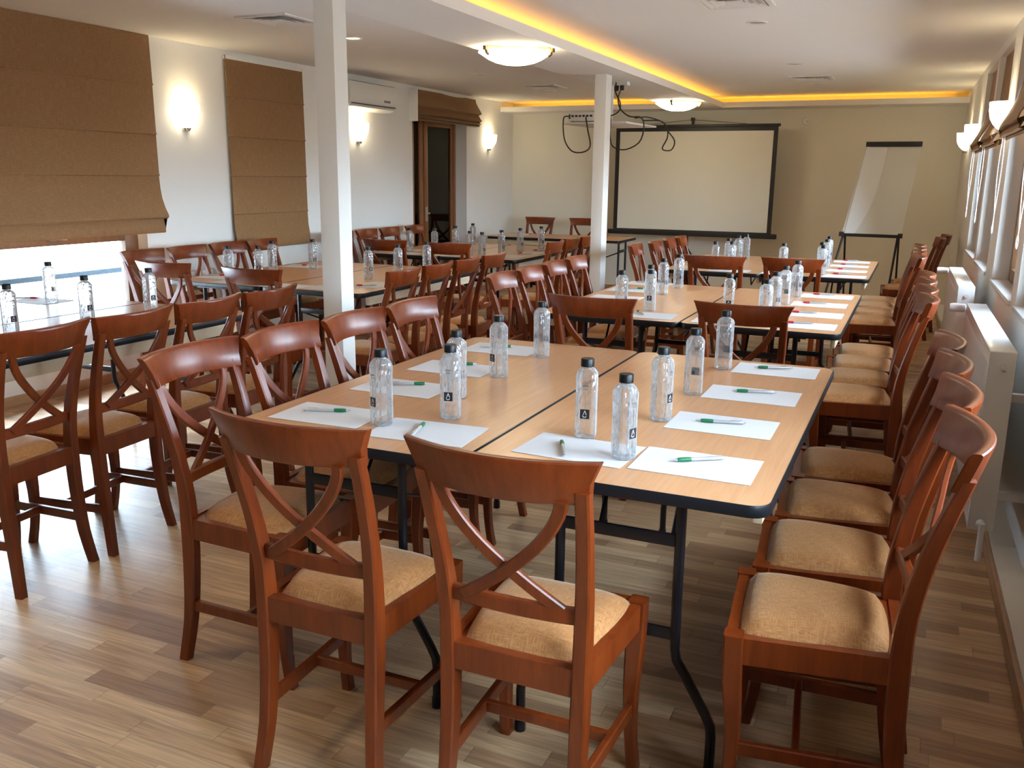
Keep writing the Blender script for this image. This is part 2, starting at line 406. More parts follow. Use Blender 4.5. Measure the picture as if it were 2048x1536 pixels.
# glass door at the far end of the outer wall
mb = MB()
for a, b, z0, z1 in ((8.70, 8.87, 0, 2.15), (9.80, 9.86, 0, 2.15), (8.87, 9.80, 2.06, 2.15)): mb.box(XL - .16, XL - .08, a, b, z0, z1, .004)
d = struct('door_1', mb, M_dframe)
mb = MB()
mb.box(XL - .13, XL - .09, 9.00, 9.09, .0, 2.06, .004); mb.box(XL - .13, XL - .085, 9.10, 9.19, .0, 2.06, .004); mb.box(XL - .13, XL - .09, 9.75, 9.80, 0, 2.06, .004)
mb.box(XL - .13, XL - .09, 9.19, 9.75, 0, .16, .004); mb.box(XL - .13, XL - .09, 9.19, 9.75, 1.98, 2.06, .004)
obj('sash', mb, M_dframe, d)
mb = MB(); mb.box(XL - .112, XL - .106, 9.19, 9.75, .16, 1.98); mb.box(XL - .112, XL - .106, 8.87, 9.00, 0, 2.06); obj('pane', mb, M_dpane, d)
mb = MB(); mb.tube([(XL - .085, 9.145, 1.02), (XL - .045, 9.145, 1.02), (XL - .04, 9.04, 1.02)], .009); mb.box(XL - .088, XL - .08, 9.12, 9.17, .93, 1.09, .003); obj('handle', mb, M_chrome, d)
mb = MB(); mb.box(XL - .22, XL - .17, 9.86, 9.99, 0, 2.15); struct('trim_2', mb, M_wall)
# box added to keep the door glass dark; corridor dimness is in its colour
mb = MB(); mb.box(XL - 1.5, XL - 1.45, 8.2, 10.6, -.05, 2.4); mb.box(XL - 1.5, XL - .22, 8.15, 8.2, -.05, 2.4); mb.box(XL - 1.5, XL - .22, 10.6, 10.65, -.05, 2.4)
mb.box(XL - 1.5, XL - .22, 8.2, 10.6, 2.4, 2.45); mb.box(XL - 1.5, XL - .22, 8.2, 10.6, -.1, -.05); struct('corridor_dark_box', mb, M_dark)
mb = MB()
for k in range(30):
    y = 9.35 + .012 * k; mb.box(XL - .62, XL - .60 + .012 * (k % 2), y, y + .012, .02, 2.1)
tag(obj('curtain', mb, plain('maroon_cloth', (.12, .03, .02), .9)), 'dim maroon curtain hanging behind the glass door', 'curtain')
# balcony rail outside window_1
mb = MB(); mb.box(-5.93, -5.89, .0, 7.6, .645, .685, .004)
rl = tag(obj('balcony_rail', mb, M_rail), 'grey-blue metal rail crossing outside the low bright window', 'railing')
for y in (.4, 5.9):
    mb = MB(); mb.box(-5.925, -5.895, y, y + .03, -.15, .645); obj('rail_post', mb, M_rail, rl)
mb = MB(); mb.box(-9, XL - .22, -3, 8.1, -.2, -.15); struct('terrace_ground', mb, M_out)

# ------------------------------------------------------------------ chairs
def post_path(s):
    P = [(.166, -.206, 0), (.154, -.186, .13), (.151, -.173, .28), (.152, -.168, .42), (.154, -.171, .54), (.160, -.190, .66), (.167, -.222, .78), (.171, -.250, .868)]
    return [(s * x, y, z) for x, y, z in P]
def back_y(z):
    T = [(.42, -.168), (.54, -.171), (.66, -.190), (.78, -.222), (.868, -.250), (.95, -.27)]
    for (a, ya), (b, yb) in zip(T, T[1:]):
        if z <= b: return ya + (yb - ya) * (z - a) / (b - a)
    return T[-1][1]

def make_chair(name, label, cat, loc, rz, group):
    t = thing(name, label, cat, loc, rz, group)
    # cushion
    mb = MB(); n = 14; P = []
    for i in range(n + 1):
        row = []
        for j in range(n + 1):
            u, v = -1 + 2 * i / n, -1 + 2 * j / n
            uu, vv = u * math.sqrt(1 - .16 * v * v), v * math.sqrt(1 - .10 * u * u)
            hw = .156 + .020 * vv
            h = (1 - abs(u) ** 5) * (1 - abs(v) ** 5)
            row.append((uu * hw * 1.03, .008 + vv * .165, .447 + .043 * h ** .42 if h > 0 else .447))
        P.append(row)
    mb.grid(P)
    obj('seat_cushion', mb, M_seat, t, 60)
    # frame
    mb = MB()
    mb.ring([(.186, .192), (-.186, .192), (-.162, -.185), (.162, -.185)], [(.16, .168), (-.16, .168), (-.14, -.16), (.14, -.16)], .394, .457)
    mb.box(-.165, .165, -.165, .17, .440, .452)
    obj('seat_frame', mb, M_chair, t, 25)
    for s in (-1, 1):
        # front leg
        mb = MB(); K = catmull([(s*.174, .186, 0), (s*.169, .168, .10), (s*.167, .163, .22), (s*.170, .171, .34), (s*.172, .174, .462)], 14)
        Wd = catmull([(.030, 0, 0), (.029, 0, 0), (.034, 0, 0), (.042, 0, 0), (.043, 0, 0)], 14)
        mb.loft([csec(p, (1, 0, 0), (0, 1, 0), w.x, w.x, .004) for p, w in zip(K, Wd)]); obj('leg', mb, M_chair, t)
        mb = MB(); K = catmull(post_path(s), 22); Wd = catmull([(.030, .034, 0), (.032, .037, 0), (.034, .042, 0), (.034, .045, 0), (.033, .041, 0), (.031, .036, 0), (.030, .032, 0), (.030, .028, 0)], 22)
        mb.loft([csec(p, (1, 0, 0), (0, 1, 0), w.x, w.y, .004) for p, w in zip(K, Wd)]); obj('back_post', mb, M_chair, t)
    # top rail
    mb = MB(); secs = []; n = 18
    zs = [.842, .85, .885, .915, .926, .931]
    for k in range(n + 1):
        tt = -1 + 2 * k / n; q = []
        def pt(z, th):
            e = (z - .842) / .089; hw = .180 + .0275 * e ** 2.2
            return Vector((tt * hw, back_y(z) + .012 - .050 * (1 - tt * tt) + th, z))
        T = .0125
        for z, th in ((.842, T - .003), (.846, T), (.885, T), (.922, T), (.929, T - .002), (.9325, T - .006), (.9325, -T + .006), (.929, -T + .002), (.922, -T), (.885, -T), (.846, -T), (.842, -T + .003)):
            q.append(pt(z, th))
        secs.append(q)
    mb.loft(secs); obj('top_rail', mb, M_chair, t, 40)
    # lower rail
    mb = MB(); secs = []
    for k in range(9):
        tt = -1 + 2 * k / 8; x = .143 * tt; y = -.173 - .012 * (1 - tt * tt)
        secs.append(csec((x, y, .573), (0, 1, 0), (0, 0, 1), .020, .036, .004))
    mb.loft(secs); obj('lower_rail', mb, M_chair, t)
    # crossing slats
    for s in (-1, 1):
        mb = MB(); pts = []
        for k in range(17):
            u = k / 16; z = .848 - .268 * u; x = s * (-.133 + .243 * u ** 1.6)
            bow = (.010 + .030 * (1 - u)) * max(0, 1 - (x / .17) ** 2)
            pts.append(Vector((x, back_y(z) - bow + s * .005, z)))
        secs = []
        for i, p in enumerate(pts):
            tg = (pts[min(i+1, 16)] - pts[max(i-1, 0)]).normalized(); side = tg.cross(Vector((0, 1, 0))).normalized(); nn = side.cross(tg).normalized()
            secs.append(csec(p, side, nn, .027, .014, .003))
        mb.loft(secs); obj('cross_slat', mb, M_chair, t)
    for s in (-1, 1):
        mb = MB(); a, b = Vector((s*.153, -.175, .178)), Vector((s*.167, .158, .178))
        mb.loft([csec(a, (1, 0, 0), (0, 0, 1), .018, .034, .003), csec(b, (1, 0, 0), (0, 0, 1), .018, .034, .003)]); obj('stretcher', mb, M_chair, t)
    mb = MB(); mb.loft([csec((-.160, .025, .178), (0, 1, 0), (0, 0, 1), .018, .03, .003), csec((.160, .025, .178), (0, 1, 0), (0, 0, 1), .018, .03, .003)]); obj('stretcher', mb, M_chair, t)
    return t

ORD = ['first', 'second', 'third', 'fourth', 'fifth', 'sixth']
TN = {'R1': 'front green-pen table', 'R2': 'second radiator-wall table', 'R3': 'table before the flip chart',
      'L1': 'table by the bright window', 'L2': 'table under the long blind', 'L3': 'table by the glass door', 'HT': 'head table'}
chair0 = None
def chair(x, y, face, label, group, jit=1.0, turn=5.0):
    global chair0
    rz = {'+y': 0, '-y': PI, '+x': -PI / 2, '-x': PI / 2}[face] + (math.radians(turn) + random.uniform(-.006, .006) if jit == 1 else jit * random.uniform(-.035, .035))
    if chair0 is None:
        chair0 = make_chair('dining_chair', label, 'chair', (x, y, 0), rz, group); return chair0
    return _dup(chair0, kids_of(chair0), (x, y, 0), rz, label, group)

def row(xs, ys, face, side, key, group, turn=5.0):
    for k, y in enumerate(ys):
        x = xs[k] if isinstance(xs, (list, tuple)) else xs
        chair(x, y, face, 'mahogany cross-back chair, %s side of the %s, %s from the camera' % (side, TN[key], ORD[k]), group, 1.0, turn)

chair(-.690, 1.757, '+y', 'cross-back chair at the camera end of the front green-pen table, beside the aligned radiator row', 'chairs at the camera end of the front table', .05)
chair(-1.190, 1.757, '+y', 'cross-back chair at the camera end of the front green-pen table, on its column half', 'chairs at the camera end of the front table', .05)
row([-.122, -.124, -.126, -.128], [2.05, 2.45, 2.85, 3.25], '-x', 'radiator', 'R1', 'chairs on the radiator side of the front table')
row([-1.702, -1.672, -1.647, -1.625], [2.045, 2.435, 2.83, 3.225], '+x', 'column', 'R1', 'chairs on the column side of the front table', 2.0)
def pair(key, pts, face, end):
    half = ('wall half', 'aisle half') if key in ('L2', 'L3') else (('glass-door half', 'screen half') if key == 'HT' else ('column half', 'radiator half'))
    for (x, y), h in zip(pts, half):
        chair(x, y, face, 'mahogany cross-back chair, %s of the %s, at its %s' % (end, TN[key], h), 'chairs at the end of the ' + TN[key], .6)
pair('R2', [(-1.27, 3.99), (-.63, 4.07)], '+y', 'camera end')
row(-.190, [4.40, 4.80, 5.20, 5.60], '-x', 'radiator', 'R2', 'chairs on the radiator side of the second table')
row(-1.757, [4.41, 4.80, 5.19, 5.58], '+x', 'column', 'R2', 'chairs on the column side of the second table')
pair('R3', [(-1.235, 6.42), (-.73, 6.49)], '+y', 'camera end')
row(-.232, [6.86, 7.30, 7.70, 8.10], '-x', 'radiator', 'R3', 'chairs on the radiator side of the table by the flip chart')
row([-1.745, -1.69, -1.67, -1.665], [6.90, 7.29, 7.68, 8.07], '+x', 'screen', 'R3', 'chairs on the inner side of the table by the flip chart')
chair(-.06, 9.20, '-x', 'dark cross-back chair standing alone near the flip chart, in front of its twin', 'spare chairs by the flip chart')
chair(.0, 9.76, '-x', 'dark cross-back chair by the flip chart, closer to the back wall than its twin', 'spare chairs by the flip chart')
row(-2.925, [2.085, 2.485, 2.885, 3.285], '-x', 'aisle', 'L1', 'chairs on the aisle side of the window table')
pair('L2', [(-4.02, 4.26), (-3.335, 4.22)], '+y', 'camera end')
row(-2.85, [4.345, 4.74, 5.13, 5.53], '-x', 'aisle', 'L2', 'chairs on the aisle side of the long-blind table')
row(-4.49, [4.58, 4.99, 5.40, 5.80], '+x', 'wall', 'L2', 'chairs on the wall side of the long-blind table')
pair('L3', [(-3.93, 6.56), (-3.33, 6.50)], '+y', 'camera end')
row(-2.935, [6.88, 7.27, 7.66, 8.05], '-x', 'aisle', 'L3', 'chairs on the aisle side of the glass-door table')
row(-4.548, [6.98, 7.40, 7.81, 8.30], '+x', 'wall', 'L3', 'chairs on the wall side of the glass-door table')
pair('HT', [(-4.46, 10.66), (-3.86, 10.70)], '-y', 'back-wall side')

# ------------------------------------------------------------------ folding tables
TW, TL = .751, 1.627
def make_table(label, loc, rz, group):
    t = thing('folding_table', label, 'table', loc, rz, group)
    mb = MB(); mb.prism(rrect(TW - .006, TL - .006, .045), .729, .75); obj('tabletop', mb, M_top, t)
    mb = MB(); o = rrect(TW, TL, .048); i = rrect(TW - .008, TL - .008, .044); o2 = rrect(TW - .004, TL - .004, .046)
    mb.loft([[(x, y, .722) for x, y in o2], [(x, y, .726) for x, y in o], [(x, y, .746) for x, y in o], [(x, y, .7505) for x, y in o2], [(x, y, .7505) for x, y in i], [(x, y, .722) for x, y in i]], cap=False, close=True)
    mb.prism(rrect(TW - .008, TL - .008, .044), .722, .728)
    obj('edge_trim', mb, M_black, t, 50)
    for s in (-1, 1):
        mb = MB(); mb.box(s * .335 - .011, s * .335 + .011, -TL/2 + .13, TL/2 - .13, .664, .722, .002); obj('apron_rail', mb, M_apron, t)
    for e in (-1, 1):
        y = e * (TL / 2 - .078)
        for s in (-1, 1):
            pts = [(.02 + s*q, y, z) for q, z in ((.150, .722), (.150, .5), (.151, .335), (.156, .305), (.178, .27), (.232, .18), (.247, .15), (.251, .12), (.251, 0))]
            mb = MB(); mb.tube(pts, .0125, 10); mb.tube([(.02 + s*.251, y, 0), (.02 + s*.251, y, .03)], .015, 10); obj('leg', mb, M_steel, t)
        for z0, z1, hx, hy, nm in ((.595, .625, .148, .006, 'crossbar'), (.355, .385, .148, .005, 'crossbar'), (.708, .722, .20, .02, 'mounting_plate')):
            mb = MB(); mb.box(.02 - hx, .02 + hx, y - hy, y + hy, z0, z1, .002); obj(nm, mb, M_steel, t)
        for s in (-1, 1):
            mb = MB(); mb.tube([(s*.12, y - e*.008, .60), (s*.10, y - e*.22, .52), (s*.10, y - e*.36, .715)], .006, 6)
            obj('brace', mb, M_steel, t)
    return t
table0 = None
def table(x, y, rz, label, group):
    global table0
    if table0 is None: table0 = make_table(label, (x, y, 0), rz, group); return table0
    return _dup(table0, kids_of(table0), (x, y, 0), rz, label, group)
# right edge x, near y
TB = {'R1': (-.229, 1.890), 'R2': (-.271, 4.315), 'R3': (-.279, 6.893), 'L1': (-3.04, 2.02), 'L2': (-2.975, 4.495), 'L3': (-3.06, 6.975)}
for k, (xr, yn) in TB.items():
    hs = ('radiator half', 'column half') if k[0] == 'R' else ('aisle half', 'outer-wall half')
    for i in (0, 1):
        table(xr - TW * (i + .5) - i * .003, yn + TL / 2, 0, 'long folding table, %s of the %s' % (hs[i], TN[k]), 'folding tables set in pairs')
table(-3.84, 10.09, PI / 2 + .03, 'single folding head table standing crosswise before the back wall', 'folding tables set in pairs')
ZT = .7505
# little pine block below the front table
mb = MB(); mb.box(-.325, -.275, 3.02, 3.06, .664 - .03, .722, .003)

# ------------------------------------------------------------------ paper and pens
def paper(x, y, rz, label, group):
    mb = MB(); mb.box(-.1475, .1475, -.1, .1, 0, .0008)
    o = obj('paper_sheet', mb, M_paper, None, 0); o.location = (x, y, ZT + .0004); o.rotation_euler = (0, 0, rz)
    return tag(o, label, 'paper', group)
def make_pen(label, loc, rz, gm, group):
    t = thing('ballpoint_pen', label, 'pen', loc, rz, group)
    X = Matrix.Rotation(PI / 2, 4, 'Y')
    def seg(name, prof, m):
        mb = MB(); mb.lathe(prof, 12, (0, 0, .0062), X); return obj(name, mb, m, t, 40)
    seg('barrel', [(.0035, -.066), (.0042, -.064), (.0047, -.03), (.0048, .018)], M_silver)
    seg('grip', [(.0050, .018), (.0058, .024), (.0059, .040), (.0050, .052), (.0040, .054)], gm)
    seg('tip', [(.0038, .054), (.0012, .066), (.0006, .069)], M_silver)
    seg('push_button', [(.0022, -.073), (.0022, -.066)], M_silver)
    mb = MB(); mb.box(-.062, -.030, -.0015, .0015, .0115, .0130, .0005); obj('clip', mb, M_silver, t)
    return t
PEN = {}
def pen(x, y, rz, colour, label, group):
    if colour not in PEN:
        PEN[colour] = make_pen(label, (x, y, ZT + .0013), rz, M_green if colour == 'green' else M_red, group); return
    p0 = PEN[colour]; _dup(p0, kids_of(p0), (x, y, ZT + .0013), rz, label, group)

SEATS = {}   # key -> list of (side, [(paper x,y,rz, pen or None)])
def setting(key, side, items, colour):
    g1 = 'note sheets on the ' + TN[key]; g2 = 'pens on the ' + TN[key]
    for k, (px, py, prz, pn) in enumerate(items):
        if px is not None:
            paper(px, py, prz, 'white note sheet, %s side of the %s, %s from the camera' % (side, TN[key], ORD[k]), g1)
        if pn is not None:
            col = pn[3] if len(pn) > 3 else colour
            pen(pn[0], pn[1], pn[2], col, '%s-gripped pen, %s side of the %s, %s from the camera' % (col, side, TN[key], ORD[k]), g2)
A = lambda x0, y0, x1, y1: ((x0 + x1) / 2, (y0 + y1) / 2, math.atan2(y1 - y0, x1 - x0))   # tail -> tip
setting('R1', 'radiator', [(-.44, 2.125, 0, A(-.385, 2.19, -.50, 2.115)), (-.455, 2.525, 0, A(-.40, 2.55, -.53, 2.52)), (-.44, 2.935, 0, A(-.38, 2.98, -.50, 2.95)), (-.425, 3.37, 0, A(-.38, 3.41, -.50, 3.37))], 'green')
setting('R1', 'column', [(-1.525, 2.125, .03, A(-1.61, 2.12, -1.48, 2.17)), (-1.51, 2.52, .0, A(-1.56, 2.53, -1.46, 2.58)), (-1.50, 2.87, 0, A(-1.57, 2.89, -1.45, 2.95)), (-1.50, 3.29, .02, A(-1.59, 3.28, -1.47, 3.34))], 'green')
setting('R1', 'camera-end', [(-1.18, 2.09, .06, A(-1.19, 2.03, -1.22, 2.15)), (-.745, 2.12, -.05, A(-.755, 2.04, -.81, 2.16))], 'green')
setting('R2', 'radiator', [(-.455, 4.515, 0, A(-.43, 4.56, -.55, 4.55)), (-.455, 4.915, 0, A(-.45, 4.94, -.57, 4.94)), (-.465, 5.33, 0, A(-.44, 5.35, -.56, 5.35)), (-.46, 5.74, 0, A(-.43, 5.79, -.55, 5.79))], 'red')
setting('R2', 'column', [(-1.58, 5.07, 0, None), (-1.60, 5.47, 0, A(-1.66, 5.50, -1.54, 5.54)), (-1.60, 5.86, 0, A(-1.69, 5.88, -1.56, 5.91))], 'green')
setting('R2', 'camera-end', [(-1.23, 4.48, .05, A(-1.24, 4.46, -1.31, 4.58)), (-.83, 4.47, 0, None)], 'green')
setting('R3', 'radiator', [(-.455, 7.03, 0, A(-.43, 7.18, -.55, 7.16)), (-.47, 7.46, 0, A(-.43, 7.57, -.55, 7.56)), (-.48, 7.90, 0, A(-.44, 8.0, -.56, 8.0)), (-.49, 8.32, 0, A(-.45, 8.40, -.57, 8.40))], 'red')
setting('R3', 'camera-end', [(-1.29, 7.04, 0, A(-1.29, 7.02, -1.34, 7.12)), (-.90, 7.03, 0, None)], 'red')
setting('R3', 'screen', [(-1.57, 7.15, 0, None), (-1.58, 8.2, 0, None)], 'red')
setting('L1', 'window', [(-4.33, 3.42, .03, A(-4.50, 3.40, -4.40, 3.46))], 'red')
setting('L2', 'wall', [(-4.29, 4.80, 0, A(-4.42, 4.80, -4.31, 4.87)), (-4.27, 5.67, 0, A(-4.37, 5.66, -4.26, 5.72))], 'red')
setting('L2', 'camera-end', [(-4.0, 4.63, .05, None), (-3.60, 4.60, -.04, None), (-3.29, 4.64, .03, None)], 'red')
setting('L2', 'aisle', [(-3.15, 4.93, PI / 2, A(-3.10, 4.86, -3.22, 4.80)), (-3.13, 5.34, PI/2, None), (-3.13, 5.72, PI/2, None)], 'red')
setting('L3', 'aisle', [(-3.24, 7.32, PI/2, A(-3.22, 7.66, -3.32, 7.62)), (-3.24, 7.75, PI/2, A(-3.22, 8.02, -3.33, 8.0))], 'red')
setting('L3', 'camera-end', [(-4.2, 7.12, 0, None), (-3.75, 7.12, 0, None)], 'red')
setting('L3', 'wall', [(-4.36, 7.45, 0, None)], 'red')
paper(-4.42, 10.12, .03, 'white note sheet lying on the head table towards the glass door', 'note sheets on the head table')
pen(-4.32, 10.18, .1, 'red', 'pen lying beside the sheet on the head table', 'pens on the head table')

# ------------------------------------------------------------------ water bottles
def make_bottle(label, loc, rz, group):
    t = thing('water_bottle', label, 'bottle', loc, rz, group)
    def osec(w, c, z):
        a = w / 2
        return [(a-c, -a, z), (a, -a+c, z), (a, a-c, z), (a-c, a, z), (-a+c, a, z), (-a, a-c, z), (-a, -a+c, z), (-a+c, -a, z)]
    def rsec(r, z):
        return [(r * math.cos(math.radians(-67.5 + 45 * k)), r * math.sin(math.radians(-67.5 + 45 * k)), z) for k in range(8)]
    mb = MB(); mb.loft([osec(.048, .012, .0), osec(.0545, .012, .004), osec(.0555, .011, .03), osec(.0545, .011, .10), osec(.0555, .011, .172), osec(.0525, .013, .180), rsec(.0225, .1885), rsec(.0155, .192), rsec(.0150, .199)])
    obj('bottle_body', mb, M_bottle, t, 28)
    mb = MB(); n = 36
    secs = []
    for r, z in ((.0165, .1955), (.0182, .1965), (.0182, .215), (.0168, .2175)):
        secs.append([((r - (.0006 if k % 2 else 0)) * math.cos(2*PI*k/n), (r - (.0006 if k % 2 else 0)) * math.sin(2*PI*k/n), z) for k in range(n)])
    mb.loft(secs); obj('cap', mb, M_cap, t, 50)
    y = -.0278
    mb = MB(); mb.box(-.0125, .0125, y - .0006, y + .0004, .057, .083); lb = obj('label_square', mb, M_print, t, 0)
    mb = MB(); q = y - .0012
    def stroke(pts, w=.0013):
        for a, b in zip(pts, pts[1:]):
            a, b = Vector((a[0], q, a[1])), Vector((b[0], q, b[1])); d_ = (b - a).normalized(); s_ = Vector((-d_.z, 0, d_.x)) * w / 2; e = Vector((0, .0007, 0))
            mb.loft([[a + s_, a - s_, a - s_ + e, a + s_ + e], [b + s_, b - s_, b - s_ + e, b + s_ + e]])
    stroke([(-.0045, .068), (0, .0795), (.0045, .068)])
    stroke([(.0045, .0645), (.002, .0618), (-.002, .0612), (-.005, .0635), (-.0058, .0665)])
    obj('lettering', mb, M_white, lb, 0)
    mb = MB(); mb.box(-.0004, .0004, y - .0005, y + .0003, .086, .130)
    mb.box(-.007, .007, y - .0005, y + .0003, .137, .1382); mb.box(-.006, .006, y - .0005, y + .0003, .1405, .1415); mb.box(-.008, .008, y - .0005, y + .0003, .146, .149)
    obj('fine_print', mb, M_grey, t, 0)
    return t
bot0 = None
def bottle(x, y, da, label, group):
    """da: how far the label turns away from the camera, degrees"""
    global bot0
    rz = math.atan2(-y, -x) + PI / 2 + math.radians(da); loc = (x, y, ZT + .0005)
    if bot0 is None: bot0 = make_bottle(label, loc, rz, group); return
    _dup(bot0, kids_of(bot0), loc, rz, label, group)
BOT = {'R1': [(-1.33, 2.10, -58), (-1.19, 2.25, -14), (-1.29, 2.48, 150), (-1.30, 2.82, -52), (-1.30, 3.22, 140), (-.77, 2.24, -8), (-.62, 2.10, 50), (-.63, 2.50, 58), (-.62, 2.87, 170), (-.61, 3.32, 160)],
       'R2': [(-1.385, 4.54, 120), (-1.26, 4.65, -10), (-1.335, 4.92, 60), (-1.38, 5.37, 140), (-1.37, 5.72, 150), (-.85, 4.66, 0), (-.64, 4.49, 150), (-.65, 4.88, 140), (-.65, 5.26, 160), (-.63, 5.64, 130)],
       'R3': [(-1.41, 7.05, 90), (-1.39, 7.48, 120), (-1.30, 7.13, 150), (-1.39, 7.93, 120), (-1.36, 8.14, 100), (-.91, 7.13, 150), (-.62, 7.07, 140), (-.66, 7.41, 120), (-.66, 7.81, 150), (-.68, 8.24, 130)],
       'L1': [(-3.53, 2.63, 30), (-4.22, 3.40, 150), (-3.52, 3.02, 30), (-3.53, 3.42, 30)],
       'L2': [(-4.20, 4.77, -30), (-4.04, 4.88, 0), (-4.25, 5.29, 120), (-4.10, 5.57, 30), (-3.36, 5.18, 35), (-3.31, 5.48, 35), (-3.27, 5.82, 40)],
       'L3': [(-4.27, 7.28, 120), (-4.04, 7.34, 150), (-4.08, 7.83, 120), (-3.60, 7.18, 90), (-4.15, 8.35, 140), (-3.43, 7.08, 45), (-3.41, 7.44, 40), (-3.40, 7.84, 45), (-3.35, 8.24, 40)]}
HALF = {'R': ('radiator half', 'column half'), 'L': ('aisle half', 'wall half')}
for k, lst in BOT.items():
    seam = TB[k][0] - TW
    cnt = {}
    for x, y, da in sorted(lst, key=lambda q: q[1]):
        h = HALF[k[0]][0 if x > seam - .03 else 1]; cnt[h] = cnt.get(h, 0) + 1
        bottle(x, y, da, 'black-capped water bottle, %s of the %s, %s from the camera' % (h, TN[k], ORD[cnt[h] - 1]), 'water bottles on the ' + TN[k])

# ------------------------------------------------------------------ lamps
def sconce(P, nx, ny, label, group, key=[None]):
    """half bell of opal glass on a wall; (nx,ny) points into the room"""
    rz = math.atan2(ny, nx) - PI / 2     # local +y is out of the wall
    if key[0] is None:
        t = thing('wall_sconce', label, 'wall lamp', P, rz, group)
        mb = MB(); prof = [(.020, -.085), (.045, -.070), (.070, -.045), (.090, -.01), (.100, .035), (.102, .085)]
        mb.lathe(prof, 20, (0, .012, 0), None, False, 0, PI); ins = [(r - .004, z) for r, z in prof]
        mb.lathe(ins, 20, (0, .012, 0), None, False, 0, PI); obj('glass_shade', mb, M_shadeglow, t, 60)
        mb = MB(); mb.box(-.035, .035, 0, .012, -.105, .05, .003); mb.lathe([(.0, -.108), (.014, -.106), (.020, -.094), (.020, -.083)], 14, (0, .026, 0)); obj('mount', mb, M_chrome, t)
        key[0] = t; return t
    return _dup(key[0], kids_of(key[0]), P, rz, label, group)
SG = 'opal wall lamps'
sconce((XL, 5.36, 1.85), 1, 0, 'lit opal wall lamp between the big raised blind and the long blind', SG)
sconce((XL, 7.65, 1.84), 1, 0, 'lit opal wall lamp below the air conditioner', SG)
sconce((XL, 10.58, 1.86), 1, 0, 'lit opal wall lamp between the glass door and the back wall corner', SG)
n_ = (-math.cos(TH), -math.sin(TH))
sconce(RW(6.33, 0, 1.82), *n_, 'lit opal wall lamp on the pier between the window pairs', SG)
sconce(RW(8.95, 0, 1.83), *n_, 'lit opal wall lamp beyond the last window of the radiator wall', SG)
sconce(RW(10.25, 0, 1.82), *n_, 'lit opal wall lamp of the radiator wall, next to the back corner', SG)
sconce(RW(3.2, 0, 1.82), *n_, 'added opal wall lamp before the front radiator, out of view, for extra light', SG)  # one more lamp than is visible, added to lighten this end

def dome(x, y, label, key=[None]):
    if key[0] is None:
        t = thing('ceiling_bowl_lamp', label, 'ceiling lamp', (x, y, ZB), 0, 'bowl lamps on the beam')
        prof = [(.0, -.106), (.03, -.1055), (.08, -.101), (.13, -.089), (.175, -.070), (.205, -.051), (.228, -.036), (.238, -.031)]
        mb = MB(); mb.lathe(prof + [(.238, -.028), (.228, -.033), (.205, -.047), (.175, -.066), (.13, -.085), (.08, -.097), (.0, -.102)], 40); obj('glass_bowl', mb, M_bowl, t, 60)
        mb = MB(); mb.lathe([(.09, -.02), (.09, 0)], 24); obj('ceiling_plate', mb, M_brass, t)
        for k in range(3):
            a = math.radians(245 + 120 * k); cx, cy = math.cos(a), math.sin(a)
            mb = MB(); mb.tube([(.10*cx, .10*cy, -.008), (.236*cx, .236*cy, -.012), (.243*cx, .243*cy, -.026), (.240*cx, .240*cy, -.046), (.222*cx, .222*cy, -.058)], .010, 8)
            mb.lathe([(.0, -.036), (.014, -.034), (.014, -.010), (0, -.008)], 10, (.252*cx, .252*cy, 0)); obj('clip', mb, M_brass, t)
        key[0] = t; return t
    return _dup(key[0], kids_of(key[0]), (x, y, ZB), 0.4, label, 'bowl lamps on the beam')
dome(-2.48, 5.60, 'lit round glass bowl lamp on the beam before the projector shelf')
dome(-2.47, 9.88, 'lit round glass bowl lamp on the beam near the projection screen')
dome(-2.48, 1.35, 'added bowl lamp on the beam, out of view, lighting the foreground')  # unseen lamp added to brighten the foreground

def downlight(x, y, lit, label, group):
    t = thing('downlight', label, 'spotlight', (x, y, ZC), 0, group)
    mb = MB(); mb.lathe([(.045, -.002), (.060, -.007), (.064, -.003), (.064, 0)], 24, cap=False); obj('bezel', mb, M_acw, t)
    mb = MB(); mb.lathe([(.0, -.0015), (.046, -.0015)], 20, cap=False); obj('lens', mb, M_spot if lit else plain('unlit_lens', (.35, .36, .35), .3), t)
DG = 'ceiling spotlights'
downlight(-1.02, 5.93, False, 'unlit round spotlight in the window-side ceiling beyond its big vent', DG)
downlight(-1.06, 8.09, False, 'unlit round spotlight in the window-side ceiling, middle of three', DG)
downlight(-1.06, 9.83, False, 'unlit round spotlight in the window-side ceiling, beyond the far vent', DG)
downlight(-3.74, 5.64, True, 'bright lit spotlight in the ceiling beside the first column', DG)
downlight(-3.88, 7.96, False, 'unlit spotlight in the ceiling towards the air conditioner', DG)
downlight(-3.87, 9.72, False, 'unlit spotlight in the ceiling before the back wall recess', DG)

